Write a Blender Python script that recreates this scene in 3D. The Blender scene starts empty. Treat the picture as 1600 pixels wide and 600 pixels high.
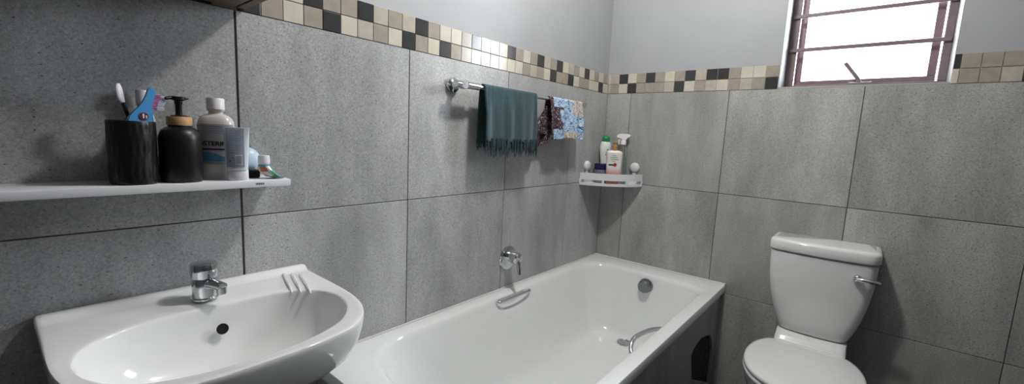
import bpy, bmesh, math, random
from mathutils import Vector, Matrix
random.seed(11)
scn = bpy.context.scene
COL = scn.collection
PI = math.pi

# ---------------------------------------------------------------- materials
def lin(h):
    if isinstance(h, str):
        h = h.lstrip('#'); c = [int(h[i:i+2], 16)/255 for i in (0, 2, 4)]
    else:
        c = [v/255 for v in h]
    return tuple((v/12.92 if v <= .04045 else ((v+.055)/1.055)**2.4) for v in c) + (1,)

class NT:
    def __init__(s, name):
        s.m = bpy.data.materials.new(name); s.m.use_nodes = True
        s.t = s.m.node_tree; s.b = s.t.nodes['Principled BSDF']; s.out = s.t.nodes['Material Output']
    def n(s, typ, **kw):
        x = s.t.nodes.new(typ)
        for k, v in kw.items():
            if hasattr(x, k): setattr(x, k, v)
            else: x.inputs[k.replace('_', ' ')].default_value = v
        return x
    def l(s, a, b): s.t.links.new(a, b)
    def ramp(s, fac, stops, interp='LINEAR'):
        r = s.t.nodes.new('ShaderNodeValToRGB'); e = r.color_ramp.elements
        r.color_ramp.interpolation = interp
        while len(e) < len(stops): e.new(.5)
        for k, (p, c) in enumerate(stops):
            e[k].position = p; e[k].color = c if len(c) == 4 else lin(c)
        s.l(fac, r.inputs[0]); return r.outputs[0]
    def mix(s, a, b, fac, mode='MIX'):
        m = s.t.nodes.new('ShaderNodeMix'); m.data_type = 'RGBA'; m.blend_type = mode
        for sock, v in ((m.inputs[0], fac), (m.inputs[6], a), (m.inputs[7], b)):
            if hasattr(v, 'is_linked'): s.l(v, sock)
            else: sock.default_value = v
        return m.outputs[2]
    def bump(s, h, strength=.2, dist=.001):
        b = s.t.nodes.new('ShaderNodeBump'); b.inputs['Strength'].default_value = strength
        b.inputs['Distance'].default_value = dist
        s.l(h, b.inputs['Height']); s.l(b.outputs[0], s.b.inputs['Normal'])

def simple(name, col, rough=.4, metal=0., var=.04, scale=30, spec=.5, coat=0., trans=0., ior=1.45, alpha=1, sss=0):
    k = NT(name); b = k.b
    b.inputs['Roughness'].default_value = rough; b.inputs['Metallic'].default_value = metal
    b.inputs['Specular IOR Level'].default_value = spec; b.inputs['Coat Weight'].default_value = coat
    b.inputs['Transmission Weight'].default_value = trans; b.inputs['IOR'].default_value = ior
    b.inputs['Alpha'].default_value = alpha
    tc = k.n('ShaderNodeTexCoord'); no = k.n('ShaderNodeTexNoise', Scale=scale, Detail=3.)
    k.l(tc.outputs['Object'], no.inputs['Vector'])
    c = lin(col); lo = tuple(max(0, v*(1-var)) for v in c[:3])+(1,); hi = tuple(min(1, v*(1+var)) for v in c[:3])+(1,)
    k.l(k.ramp(no.outputs['Fac'], [(.3, lo), (.7, hi)]), b.inputs['Base Color'])
    return k.m

def stone_tile(name='grey_stone_tile', tint=(1, 1, 1)):
    k = NT(name); tc = k.n('ShaderNodeTexCoord'); geo = k.n('ShaderNodeNewGeometry')
    cb = k.n('ShaderNodeCombineXYZ')
    for i in range(3):
        mm = k.n('ShaderNodeMath', operation='MULTIPLY'); mm.inputs[1].default_value = (13.7, 7.3, 9.1)[i]
        k.l(geo.outputs['Random Per Island'], mm.inputs[0]); k.l(mm.outputs[0], cb.inputs[i])
    ad = k.n('ShaderNodeVectorMath', operation='ADD'); k.l(tc.outputs['Object'], ad.inputs[0]); k.l(cb.outputs[0], ad.inputs[1])
    rot = k.n('ShaderNodeMapping'); rot.inputs['Rotation'].default_value = (.6, .6, 0); rot.inputs['Scale'].default_value = (1, 1, .3)
    k.l(ad.outputs[0], rot.inputs['Vector'])
    big = k.n('ShaderNodeTexNoise', Scale=6., Detail=5., Roughness=.6); k.l(rot.outputs[0], big.inputs['Vector'])
    fine = k.n('ShaderNodeTexNoise', Scale=190., Detail=4., Roughness=.8); k.l(ad.outputs[0], fine.inputs['Vector'])
    med = k.n('ShaderNodeTexNoise', Scale=520., Detail=2., Roughness=.7); k.l(ad.outputs[0], med.inputs['Vector'])
    base = k.ramp(big.outputs['Fac'], [(.28, lin('#979898')), (.5, lin('#b1b2b2')), (.74, lin('#c9cac9'))])
    sp = k.ramp(fine.outputs['Fac'], [(.3, (.42, .42, .42, 1)), (.47, (.96, .96, .96, 1)), (.55, (1.02, 1.02, 1.02, 1)), (.7, (1.5, 1.5, 1.5, 1))])
    c = k.mix(base, sp, .8, 'MULTIPLY')
    sp2 = k.ramp(med.outputs['Fac'], [(.3, (.66, .66, .66, 1)), (.7, (1.3, 1.3, 1.3, 1))])
    c = k.mix(c, sp2, .55, 'MULTIPLY')
    # dark pits
    ms = k.n('ShaderNodeMapping'); ms.inputs['Scale'].default_value = (1, 1, 1.8); k.l(ad.outputs[0], ms.inputs['Vector'])
    vo = k.n('ShaderNodeTexVoronoi', Scale=72.); k.l(ms.outputs[0], vo.inputs['Vector'])
    d1 = k.ramp(vo.outputs['Distance'], [(.07, (1, 1, 1, 1)), (.18, (0, 0, 0, 1))])
    sep = k.n('ShaderNodeSeparateColor'); k.l(vo.outputs['Color'], sep.inputs[0])
    gt = k.n('ShaderNodeMath', operation='GREATER_THAN'); gt.inputs[1].default_value = .74; k.l(sep.outputs[0], gt.inputs[0])
    pm = k.n('ShaderNodeMath', operation='MULTIPLY'); k.l(d1, pm.inputs[0]); k.l(gt.outputs[0], pm.inputs[1])
    c = k.mix(c, lin('#3a3a39'), pm.outputs[0])
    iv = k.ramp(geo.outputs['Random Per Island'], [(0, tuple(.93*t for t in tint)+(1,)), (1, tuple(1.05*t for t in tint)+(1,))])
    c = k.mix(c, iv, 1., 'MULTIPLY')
    k.l(c, k.b.inputs['Base Color']); k.b.inputs['Roughness'].default_value = .36
    k.b.inputs['Specular IOR Level'].default_value = .42
    k.bump(fine.outputs['Fac'], .25, .0012)
    return k.m

def plaster():
    k = NT('painted_plaster'); tc = k.n('ShaderNodeTexCoord')
    a = k.n('ShaderNodeTexNoise', Scale=3., Detail=4.); k.l(tc.outputs['Object'], a.inputs['Vector'])
    b = k.n('ShaderNodeTexNoise', Scale=160., Detail=3.); k.l(tc.outputs['Object'], b.inputs['Vector'])
    k.l(k.ramp(a.outputs['Fac'], [(.3, lin('#a4a6a9')), (.7, lin('#abadaf'))]), k.b.inputs['Base Color'])
    k.b.inputs['Roughness'].default_value = .55; k.bump(b.outputs['Fac'], .15, .001); return k.m

def wood():
    k = NT('brown_wood'); tc = k.n('ShaderNodeTexCoord')
    mp = k.n('ShaderNodeMapping'); mp.inputs['Scale'].default_value = (2, 18, 18); k.l(tc.outputs['Object'], mp.inputs['Vector'])
    a = k.n('ShaderNodeTexNoise', Scale=3., Detail=5., Distortion=.6); k.l(mp.outputs[0], a.inputs['Vector'])
    k.l(k.ramp(a.outputs['Fac'], [(.3, lin('#5e4c40')), (.7, lin('#7a6655'))]), k.b.inputs['Base Color'])
    k.b.inputs['Roughness'].default_value = .5; return k.m

def towel_mat():
    k = NT('teal_towelling'); tc = k.n('ShaderNodeTexCoord')
    mp = k.n('ShaderNodeMapping'); mp.inputs['Scale'].default_value = (1, 1, .08); k.l(tc.outputs['Object'], mp.inputs['Vector'])
    a = k.n('ShaderNodeTexNoise', Scale=72., Detail=4., Roughness=.7); k.l(mp.outputs[0], a.inputs['Vector'])
    f = k.n('ShaderNodeTexNoise', Scale=500., Detail=2.); k.l(tc.outputs['Object'], f.inputs['Vector'])
    c = k.ramp(a.outputs['Fac'], [(.25, lin('#10282d')), (.55, lin('#1d4048')), (.8, lin('#366068'))])
    g = k.ramp(f.outputs['Fac'], [(.3, (.75, .75, .75, 1)), (.7, (1.2, 1.2, 1.2, 1))])
    k.l(k.mix(c, g, 1., 'MULTIPLY'), k.b.inputs['Base Color']); k.b.inputs['Roughness'].default_value = .9
    k.b.inputs['Sheen Weight'].default_value = .3; k.bump(f.outputs['Fac'], .5, .001); return k.m

def print_mat(name, stops, stops2, sc):
    k = NT(name); tc = k.n('ShaderNodeTexCoord')
    a = k.n('ShaderNodeTexNoise', Scale=sc, Detail=2., Roughness=.5, Distortion=2.2); k.l(tc.outputs['Object'], a.inputs['Vector'])
    b = k.n('ShaderNodeTexNoise', Scale=sc*1.8, Detail=1.5, Distortion=3.); k.l(tc.outputs['Object'], b.inputs['Vector'])
    c1 = k.ramp(a.outputs['Fac'], stops, 'CONSTANT'); c2 = k.ramp(b.outputs['Fac'], stops2, 'CONSTANT')
    m = k.ramp(b.outputs['Fac'], [(.47, (0, 0, 0, 1)), (.53, (1, 1, 1, 1))])
    k.l(k.mix(c1, c2, m), k.b.inputs['Base Color']); k.b.inputs['Roughness'].default_value = .85; return k.m

def glass_mat():
    k = NT('window_glass'); t = k.t; t.nodes.remove(k.b)
    tr = k.n('ShaderNodeBsdfTransparent'); gl = k.n('ShaderNodeBsdfGlossy'); gl.inputs['Roughness'].default_value = .03
    fr = k.n('ShaderNodeFresnel'); fr.inputs['IOR'].default_value = 1.35
    mx = k.n('ShaderNodeMixShader'); k.l(fr.outputs[0], mx.inputs[0]); k.l(tr.outputs[0], mx.inputs[1]); k.l(gl.outputs[0], mx.inputs[2])
    k.l(mx.outputs[0], k.out.inputs[0]); return k.m

def brick_mat():
    k = NT('red_brick'); tc = k.n('ShaderNodeTexCoord'); a = k.n('ShaderNodeTexNoise', Scale=72., Detail=4.)
    k.l(tc.outputs['Object'], a.inputs['Vector'])
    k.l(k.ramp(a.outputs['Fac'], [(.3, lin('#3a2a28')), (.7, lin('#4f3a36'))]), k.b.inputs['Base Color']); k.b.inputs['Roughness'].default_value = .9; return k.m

M = dict(
 tile=stone_tile(), tile_r=stone_tile('dimmed_warm_stone_tile', (.93, .925, .89)), tile_p=stone_tile('shaded_grey_stone_tile', (.85, .85, .84)), plaster=plaster(), wood=wood(), towel=towel_mat(), glass=glass_mat(), brick=brick_mat(),  # window-wall and panel copies: weaker light put into a darker tint
 grout=simple('dark_grout', '#5a5856', .9, var=.2, scale=80),
 mgrout=simple('light_grout', '#b9b3a9', .9, var=.08, scale=80),
 ceil=simple('ceiling_paint', '#a2a2a2', .8), dim=simple('grey_wall_paint', '#4c4c4e', .7), floor=simple('floor_stone', '#3f3f3f', .5, var=.15, scale=40),
 mC=simple('mosaic_cream', '#ccc6b6', .16, var=.06, scale=25), mT=simple('mosaic_taupe', '#a39a8f', .16, var=.08, scale=40),
 mG=simple('mosaic_beige', '#b8b1a4', .16, var=.08, scale=40), mK=simple('mosaic_charcoal', '#3e3e3f', .16, var=.12, scale=40),
 white=simple('white_ceramic', '#f0f1f0', .08, var=.01, coat=.3), bath=simple('white_enamel', '#f0f2f1', .14, var=.01, coat=.2),
 chrome=simple('chrome', '#d4d6d8', .1, 1., var=.01), satin=simple('satin_steel', '#85868a', .32, 1., var=.04), steel=simple('brushed_chrome', '#aeb0b2', .25, 1., var=.03),
 plastic=simple('white_plastic', '#e4e5e8', .32, var=.01), cap=simple('white_cap_plastic', '#e3e2e6', .35, var=.01),
 black=simple('matte_black', '#161618', .38, var=.1), bamboo=simple('bamboo', '#bb9468', .5, var=.15, scale=60),
 frame=simple('flare_washed_frame_paint', '#77676a', .45, var=.08), dimhole=simple('recess_shade', '#3a3938', .9, var=.3), dark=simple('dark_hole', '#0c0b0b', .8),  # frame colour has the pinkish flare haze mixed in
 silicone=simple('white_silicone', '#dcdcda', .4), lipg=simple('clear_mouthwash_bottle', '#cfccc6', .18, var=.02),
 lab_grey=simple('pale_grey_label', '#9c9aa0', .3, var=.05), lab_blue=simple('blue_label_wave', '#5683a3', .3, var=.25, scale=70),
 lab_white=simple('white_label', '#e3e2df', .35), ink=simple('black_ink', '#1f1e1f', .5), tube=simple('pale_blue_tube', '#97a1ae', .3, var=.04),
 tubel=simple('white_tube_edge', '#d9e1e6', .3), purple=simple('violet_grey_ink', '#6d6a86', .5), inkgrey=simple('grey_ink', '#8288a0', .5),
 egg=simple('pale_blue_plastic', '#bfd3e6', .3, var=.02), teal=simple('teal_print', '#4f8e9e', .35, var=.2, scale=120), green=simple('green_print', '#4f9a6a', .35, var=.25, scale=120),
 orange=simple('orange_print', '#c26a45', .35, var=.1), foil=simple('white_foil_tube', '#d3dcda', .25, var=.05),
 blue=simple('sky_blue_plastic', '#4f9bd6', .3, var=.03), navy=simple('navy_plastic', '#231f55', .3, var=.05), dblue=simple('deep_blue_plastic', '#23527e', .3),
 pink=simple('pink_bristle', '#c46fae', .6, var=.1), clear=simple('pale_bristle', '#c9cfe2', .6, var=.1), maroon=simple('maroon_print', '#5a3240', .4),
 gcap=simple('green_cap_plastic', '#1f8055', .35), gold=simple('gold_pump_plastic', '#b08a4f', .35), shampoo=simple('shampoo_white', '#e6ece7', .3),
 jar=simple('smoky_jar', '#6f7486', .2, var=.15, scale=60), trig=simple('trigger_white', '#f0f0f0', .35),
 spray=simple('clear_bottle', '#b9bfb9', .12, trans=.75, var=.03), rose=simple('rose_print', '#c58d89', .35, var=.06), red=simple('red_print', '#b5343a', .4),
 lgreen=simple('pale_green_print', '#7fae93', .4), rug=simple('beige_cloth_edge', '#c0ab8a', .9),
)
M['cloth'] = print_mat('blue_print_cloth', [(0, lin('#1d2230')), (.40, lin('#2f5f93')), (.46, lin('#7fb7e3')), (.53, lin('#e3e6ea')), (.60, lin('#6ea9d8')), (.66, lin('#d9d5d6'))],
   [(0, lin('#33363d')), (.42, lin('#dfe4ea')), (.55, lin('#7fb3de')), (.66, lin('#23304a'))], 30)
M['cloth_dark'] = print_mat('dark_print_cloth', [(0, lin('#131419')), (.44, lin('#22222c')), (.52, lin('#54303a')), (.57, lin('#232c44')), (.62, lin('#9a978c'))],
   [(0, lin('#14151a')), (.44, lin('#2a2530')), (.52, lin('#7d2f3a')), (.56, lin('#1c1e26')), (.61, lin('#8f9bb0'))], 26)
M['cloth_mid'] = print_mat('beige_pink_print_cloth', [(0, lin('#3a3c48')), (.38, lin('#b99d94')), (.5, lin('#d9cdbd')), (.62, lin('#7d90ad'))],
   [(0, lin('#8f7d78')), (.45, lin('#d8c9b8')), (.62, lin('#4f6f9f'))], 24)
# lotion body: white fading to rose at the foot
def lotion():
    k = NT('white_to_rose_plastic'); tc = k.n('ShaderNodeTexCoord'); sp = k.n('ShaderNodeSeparateXYZ'); k.l(tc.outputs['Object'], sp.inputs[0])
    k.l(k.ramp(sp.outputs[2], [(.02, lin('#cf8f8d')), (.05, lin('#dda9a5')), (.075, lin('#e8e2dd'))]), k.b.inputs['Base Color'])
    k.b.inputs['Roughness'].default_value = .3; return k.m
M['lotion'] = lotion()

# ---------------------------------------------------------------- helpers
def obj(name, bm, mats, parent=None, smooth=True, angle=40, loc=None):
    bmesh.ops.recalc_face_normals(bm, faces=bm.faces[:])
    me = bpy.data.meshes.new(name); bm.to_mesh(me); bm.free()
    for m in (mats if isinstance(mats, (list, tuple)) else [mats]): me.materials.append(m)
    if smooth:
        me.polygons.foreach_set('use_smooth', [True]*len(me.polygons))
        me.set_sharp_from_angle(angle=math.radians(angle))
    o = bpy.data.objects.new(name, me); COL.objects.link(o)
    if loc: o.location = loc
    if parent: o.parent = parent
    return o
def tag(o, label, cat, group=None):
    o['label'] = label; o['category'] = cat
    if group: o['group'] = group
    return o
def thing(name, label, cat, loc=(0, 0, 0), rz=0, group=None):
    o = bpy.data.objects.new(name, None); COL.objects.link(o); o.empty_display_size = .05
    o.location = loc; o.rotation_euler = (0, 0, rz); return tag(o, label, cat, group)
def struct(o): o['kind'] = 'structure'; return o
def empty(name, loc=(0, 0, 0)):
    o = bpy.data.objects.new(name, None); COL.objects.link(o); o.location = loc; return o
def merge(bm, other, mat=0, mtx=None):
    vm = {}
    for v in other.verts: vm[v] = bm.verts.new(mtx @ v.co if mtx else v.co)
    for f in other.faces:
        try: nf = bm.faces.new([vm[v] for v in f.verts]); nf.material_index = mat
        except ValueError: pass
    other.free(); return bm
def box(x0, x1, y0, y1, z0, z1, bev=0, seg=2, bm=None, mat=0):
    b = bmesh.new(); bmesh.ops.create_cube(b, size=1)
    for v in b.verts: v.co = Vector(((x0+x1)/2+v.co.x*(x1-x0), (y0+y1)/2+v.co.y*(y1-y0), (z0+z1)/2+v.co.z*(z1-z0)))
    if bev: bmesh.ops.bevel(b, geom=b.edges[:], offset=bev, segments=seg, profile=.5, affect='EDGES')
    if bm is None: return b
    return merge(bm, b, mat)
def loft(rings, cap0=True, cap1=True, bm=None, mat=0, closed=True):
    b = bm or bmesh.new(); V = [[b.verts.new(p) for p in r] for r in rings]; n = len(rings[0])
    for i in range(len(V)-1):
        for j in range(n if closed else n-1):
            k = (j+1) % n
            f = b.faces.new((V[i][j], V[i][k], V[i+1][k], V[i+1][j])); f.material_index = mat
    if closed:
        if cap0: b.faces.new(V[0][::-1]).material_index = mat
        if cap1: b.faces.new(V[-1]).material_index = mat
    return b
def lathe(prof, n=40, bm=None, mat=0, c=(0, 0, 0), axis='Z', ripple=None, sx=1, sy=1):
    rings = []
    for r, z in prof:
        ring = []
        for j in range(n):
            a = 2*PI*j/n; rr = max(r, 1e-5)
            if ripple: rr *= 1+ripple(a, z)
            p = (rr*math.cos(a)*sx, rr*math.sin(a)*sy, z)
            if axis == 'Y': p = (p[0], p[2], p[1])
            if axis == 'X': p = (p[2], p[0], p[1])
            ring.append((p[0]+c[0], p[1]+c[1], p[2]+c[2]))
        rings.append(ring)
    return loft(rings, bm=bm, mat=mat)
def smooth_path(pts, k=8):
    P = [Vector(p) for p in pts]; out = []
    for i in range(len(P)-1):
        a, b, c, d = P[max(i-1, 0)], P[i], P[i+1], P[min(i+2, len(P)-1)]
        for s in range(k):
            t = s/k
            out.append(.5*((2*b)+(c-a)*t+(2*a-5*b+4*c-d)*t*t+(3*b-a-3*c+d)*t**3))
    out.append(P[-1]); return out
def tube(pts, r, n=14, bm=None, mat=0, smooth=0, flat=1):
    P = smooth_path(pts, smooth) if smooth else [Vector(p) for p in pts]
    rings = []; up = None
    for i, p in enumerate(P):
        t = (P[min(i+1, len(P)-1)]-P[max(i-1, 0)]).normalized()
        if up is None: up = t.orthogonal().normalized()
        up = (up-t*up.dot(t)).normalized(); s = t.cross(up)
        rr = r(i/(len(P)-1)) if callable(r) else r
        rings.append([p+up*rr*math.cos(2*PI*j/n)+s*rr*flat*math.sin(2*PI*j/n) for j in range(n)])
    return loft(rings, bm=bm, mat=mat)
def rrect(x0, x1, y0, y1, r, z, ns=(40, 16), nc=8):
    if not isinstance(r, (list, tuple)): r = [r]*4
    C = [(x1-r[0], y1-r[0], 0, r[0]), (x0+r[1], y1-r[1], PI/2, r[1]), (x0+r[2], y0+r[2], PI, r[2]), (x1-r[3], y0+r[3], 1.5*PI, r[3])]
    out = []
    for i, (cx, cy, a, rr) in enumerate(C):
        arc = [(cx+rr*math.cos(a+PI/2*k/nc), cy+rr*math.sin(a+PI/2*k/nc)) for k in range(nc+1)]
        nx = C[(i+1) % 4]; nxt = (nx[0]+nx[3]*math.cos(nx[2]), nx[1]+nx[3]*math.sin(nx[2]))
        out += arc; m = ns[i % 2]
        for k in range(1, m): out.append((arc[-1][0]+(nxt[0]-arc[-1][0])*k/m, arc[-1][1]+(nxt[1]-arc[-1][1])*k/m))
    return [Vector((x, y, z)) for x, y in out]
def chaikin(P, it=2):
    for _ in range(it):
        Q = []
        for i in range(len(P)):
            a, b = P[i], P[(i+1) % len(P)]
            Q += [(a[0]*.75+b[0]*.25, a[1]*.75+b[1]*.25), (a[0]*.25+b[0]*.75, a[1]*.25+b[1]*.75)]
        P = Q
    return P
def radial(P, c, n):
    out = []
    for j in range(n):
        a = 2*PI*j/n; d = (math.cos(a), math.sin(a)); best = 0
        for i in range(len(P)):
            (x1, y1), (x2, y2) = P[i], P[(i+1) % len(P)]
            ex, ey = x2-x1, y2-y1; den = d[0]*ey-d[1]*ex
            if abs(den) < 1e-12: continue
            t = ((x1-c[0])*ey-(y1-c[1])*ex)/den; s = ((x1-c[0])*d[1]-(y1-c[1])*d[0])/den
            if t > 0 and -1e-6 <= s <= 1+1e-6: best = max(best, t)
        out.append((c[0]+d[0]*best, c[1]+d[1]*best))
    return out
def text_bm(txt, size, align='CENTER'):
    cu = bpy.data.curves.new('t', 'FONT'); cu.body = txt; cu.size = size; cu.offset = size*.028; cu.align_x = align; cu.align_y = 'CENTER'
    o = bpy.data.objects.new('t', cu); COL.objects.link(o); bpy.context.view_layer.update()
    me = bpy.data.meshes.new_from_object(o.evaluated_get(bpy.context.evaluated_depsgraph_get()))
    bm = bmesh.new(); bm.from_mesh(me); bpy.data.objects.remove(o); bpy.data.curves.remove(cu); bpy.data.meshes.remove(me)
    bmesh.ops.triangulate(bm, faces=bm.faces[:]); return bm
def wrap_strip(r, a0, a1, z0, z1, n=16, bm=None, mat=0, sx=1, sy=1, zt=None):
    b = bm or bmesh.new()
    lo, hi = [], []
    for k in range(n+1):
        a = a0+(a1-a0)*k/n; zz = z1 if zt is None else zt(k/n)
        lo.append(b.verts.new((r*math.cos(a)*sx, r*math.sin(a)*sy, z0))); hi.append(b.verts.new((r*math.cos(a)*sx, r*math.sin(a)*sy, zz)))
    for k in range(n): b.faces.new((lo[k], lo[k+1], hi[k+1], hi[k])).material_index = mat
    return b

# ---------------------------------------------------------------- camera
Y, Pt, Rl = math.radians(50.35009), math.radians(-7.50083), math.radians(2.67389)
f = Vector((math.sin(Y)*math.cos(Pt), math.cos(Y)*math.cos(Pt), math.sin(Pt)))
r0 = Vector((math.cos(Y), -math.sin(Y), 0)); u0 = r0.cross(f)
rr = math.cos(Rl)*r0+math.sin(Rl)*u0; uu = -math.sin(Rl)*r0+math.cos(Rl)*u0
cd = bpy.data.cameras.new('camera'); cam = bpy.data.objects.new('camera', cd); COL.objects.link(cam)
mw = Matrix((rr, uu, -f)).transposed().to_4x4(); mw.translation = Vector((-2.22462, -1.17236, 1.22442)); cam.matrix_world = mw
cd.sensor_width = 36; cd.lens = 36*661.259/1600; cd.clip_start = .02
scn.camera = cam

# ---------------------------------------------------------------- room shell
XL, YF, ZC = -2.62, -1.80, 2.55          # far end wall, front wall, ceiling
WY0, WY1, WZ0, WZ1 = -1.371, -.833, 1.495, 2.44   # window opening
T0, T1, T2, T3, TB = .003, .5063, .995, 1.487, 1.591
JL = [-.3687-.4959*k for k in range(6)]
JR = [-.143, -.6362, -1.1331, -1.63]

wl = struct(obj('wall_left', box(XL-.12, .21, .006, .12, 0, ZC), M['plaster'], smooth=False))
b = bmesh.new()
box(.006, .21, YF-.12, WY0, 0, ZC, bm=b); box(.006, .21, WY1, .006, 0, ZC, bm=b)
box(.006, .21, WY0, WY1, 0, WZ0, bm=b); box(.006, .21, WY0, WY1, WZ1, ZC, bm=b)
wr = struct(obj('wall_right', b, M['plaster'], smooth=False))
struct(obj('wall_back', box(XL-.12, XL, YF-.12, .006, 0, ZC), M['dim'], smooth=False))
struct(obj('wall_front', box(XL, .006, YF-.12, YF, 0, ZC), M['dim'], smooth=False))
struct(obj('floor', box(XL-.12, .21, YF-.12, .12, -.1, 0), M['floor'], smooth=False))
struct(obj('ceiling', box(XL-.12, .21, YF-.12, .12, ZC, ZC+.1), M['ceil'], smooth=False))

# large grey tiles (0.5 m), with recessed grout behind
def tiles_left():
    b = bmesh.new(); xs = [0]+JL+[XL]
    for i in range(len(xs)-1):
        for j, (z0, z1) in enumerate(((T0, T1), (T1, T2), (T2, T3))):
            gl = .0014 if i+1 < len(xs)-1 else 0
            gr = .0014 if i else 0
            if abs(xs[i+1]-JL[3]) < 1e-6: gl = .0028
            if abs(xs[i]-JL[3]) < 1e-6: gr = .0028
            dy = -.0012 if xs[i+1] < JL[3]-.01 else 0
            box(xs[i+1]+gl, xs[i]-gr, dy, .0055, z0+.0014, z1-.0012, .0008, 1, b)
    box(XL, 0, .0028, .0058, 0, TB-.003, bm=b, mat=1)
    return b
obj('tile_cladding', tiles_left(), [M['tile'], M['grout']], wl, smooth=False)
def tiles_right():
    b = bmesh.new(); ys = [0]+JR+[YF]
    for i in range(len(ys)-1):
        for z0, z1 in ((T0, T1), (T1, T2), (T2, T3)):
            box(0, .0055, ys[i+1]+.0014, ys[i]-.0014, z0+.0014, z1-.0012, .0008, 1, b)
    box(.0028, .0058, YF, 0, 0, T3, bm=b, mat=1); return b
obj('tile_cladding', tiles_right(), [M['tile_r'], M['grout']], wr, smooth=False)

# two-row mosaic border, colours read along the wall from the corner
LB = 'TCTKCCTCKTCKTCCCTCCCTCTCKTTKCTTCCKC'[::-1]
LT = ('CK'+'TTKCTCKTCCTKCCCKTCTKCTK'+'CCTCKCTCT')[::-1]
RT = 'CKCTKTCTKCKKTCCT'
RB = 'TCKTTTCKCTCCTCTK'
def mosaic(b, s, row, horiz):
    p = .05118 if horiz == 'L' else .0509; off = .008 if horiz == 'L' else .015
    z0, z1 = (T3+.001, T3+.0515) if row == 0 else (T3+.0535, TB)
    def put(a0, a1, c):
        mat = {'C': 0, 'T': 1, 'G': 2, 'K': 3}[c]
        if mat == 0 and random.random() < .25: mat = 2
        g = .0009
        if a1-a0 < .004: return
        if horiz == 'L': box(-a1+g, -a0-g, 0, .0055, z0, z1, .0009, 2, b, mat)
        else: box(0, .0055, -a1+g, -a0-g, z0, z1, .0009, 2, b, mat)
    end = -XL if horiz == 'L' else -YF
    put(.001, off, 'C'); k = 0
    while off+p*k < end:
        a0, a1 = off+p*k, min(off+p*(k+1), end)
        c = s[k] if k < len(s) else random.choice('CTCTK')
        if horiz == 'R':
            if a0 >= -WY1-.006 and a1 <= -WY0+.002: k += 1; continue
            if a0 < -WY1 and a1 > -WY1: a1 = -WY1
            if a0 < -WY0 < a1: a0 = -WY0
        put(a0, a1, c); k += 1
b = bmesh.new(); mosaic(b, LB, 0, 'L'); mosaic(b, LT, 1, 'L'); box(XL, 0, .003, .0059, T3, TB-.001, bm=b, mat=4)
MM = [M['mC'], M['mT'], M['mG'], M['mK'], M['mgrout']]
obj('mosaic_border', b, MM, wl, smooth=False)
b = bmesh.new(); mosaic(b, RB, 0, 'R'); mosaic(b, RT, 1, 'R')
box(.003, .0059, WY1, 0, T3, TB-.001, bm=b, mat=4); box(.003, .0059, YF, WY0, T3, TB-.001, bm=b, mat=4)
obj('mosaic_border', b, MM, wr, smooth=False)

# ---------------------------------------------------------------- window
win = struct(empty('window_1', (.14, (WY0+WY1)/2, WZ0)))
def wpart(name, b, m, parent=None, **k):
    for v in b.verts: v.co -= Vector((.14, (WY0+WY1)/2, WZ0))
    return obj(name, b, m, parent or win, **k)
b = bmesh.new(); F0 = .14
for (y0, y1, z0, z1) in ((WY0, WY1, WZ0, WZ0+.022), (WY0, WY1, WZ1-.022, WZ1), (WY1-.034, WY1, WZ0+.022, WZ1-.022), (WY0, WY0+.026, WZ0+.022, WZ1-.022)):
    box(F0, F0+.012, y0, y1, z0, z1, .002, 1, b)
for (y0, y1, z0, z1) in ((WY0+.02, WY1-.02, WZ0, WZ0+.01), (WY0+.02, WY1-.02, WZ1-.01, WZ1), (WY1-.010, WY1, WZ0+.01, WZ1-.01), (WY0, WY0+.010, WZ0+.01, WZ1-.01)):
    box(F0+.012, F0+.04, y0, y1, z0, z1, .002, 1, b)
wpart('window_frame', b, M['frame'], smooth=False)
# opening sash, hinged on its right side and standing slightly open to the outside
S = Matrix.Translation((F0+.03, WY0+.03, 0)) @ Matrix.Rotation(math.radians(-2.6), 4, 'Z')
b = bmesh.new(); sw = WY1-WY0-.060; z0, z1 = WZ0+.020, WZ1-.026
for (a0, a1, c0, c1) in ((0, sw, z0, z0+.026), (0, sw, z1-.026, z1), (0, .026, z0+.026, z1-.026), (sw-.026, sw, z0+.026, z1-.026)):
    box(0, .022, a0, a1, c0, c1, .002, 1, b)
bmesh.ops.transform(b, matrix=S, verts=b.verts[:]); sash = wpart('sash', b, M['frame'], smooth=False)
b = box(.009, .013, .02, sw-.02, z0+.02, z1-.02); bmesh.ops.transform(b, matrix=S, verts=b.verts[:])
wpart('glass_pane', b, M['glass'], sash, smooth=False)
for z in (1.672, 1.820, 1.968, 2.116, 2.264, 2.40):
    wpart('burglar_bar', box(F0-.012, F0-.001, WY0+.004, WY1-.004, z-.008, z+.008, .002, 1), M['frame'], smooth=False)
b = tube([(F0-.006, -1.108, WZ0+.026), (F0-.008, -1.100, WZ0+.042), (F0-.012, -1.052, WZ0+.108)], .0075, 10)
box(F0-.014, F0, -1.15, -1.07, WZ0+.012, WZ0+.026, .003, 2, b)
wpart('casement_stay', b, M['frame'])

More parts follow.
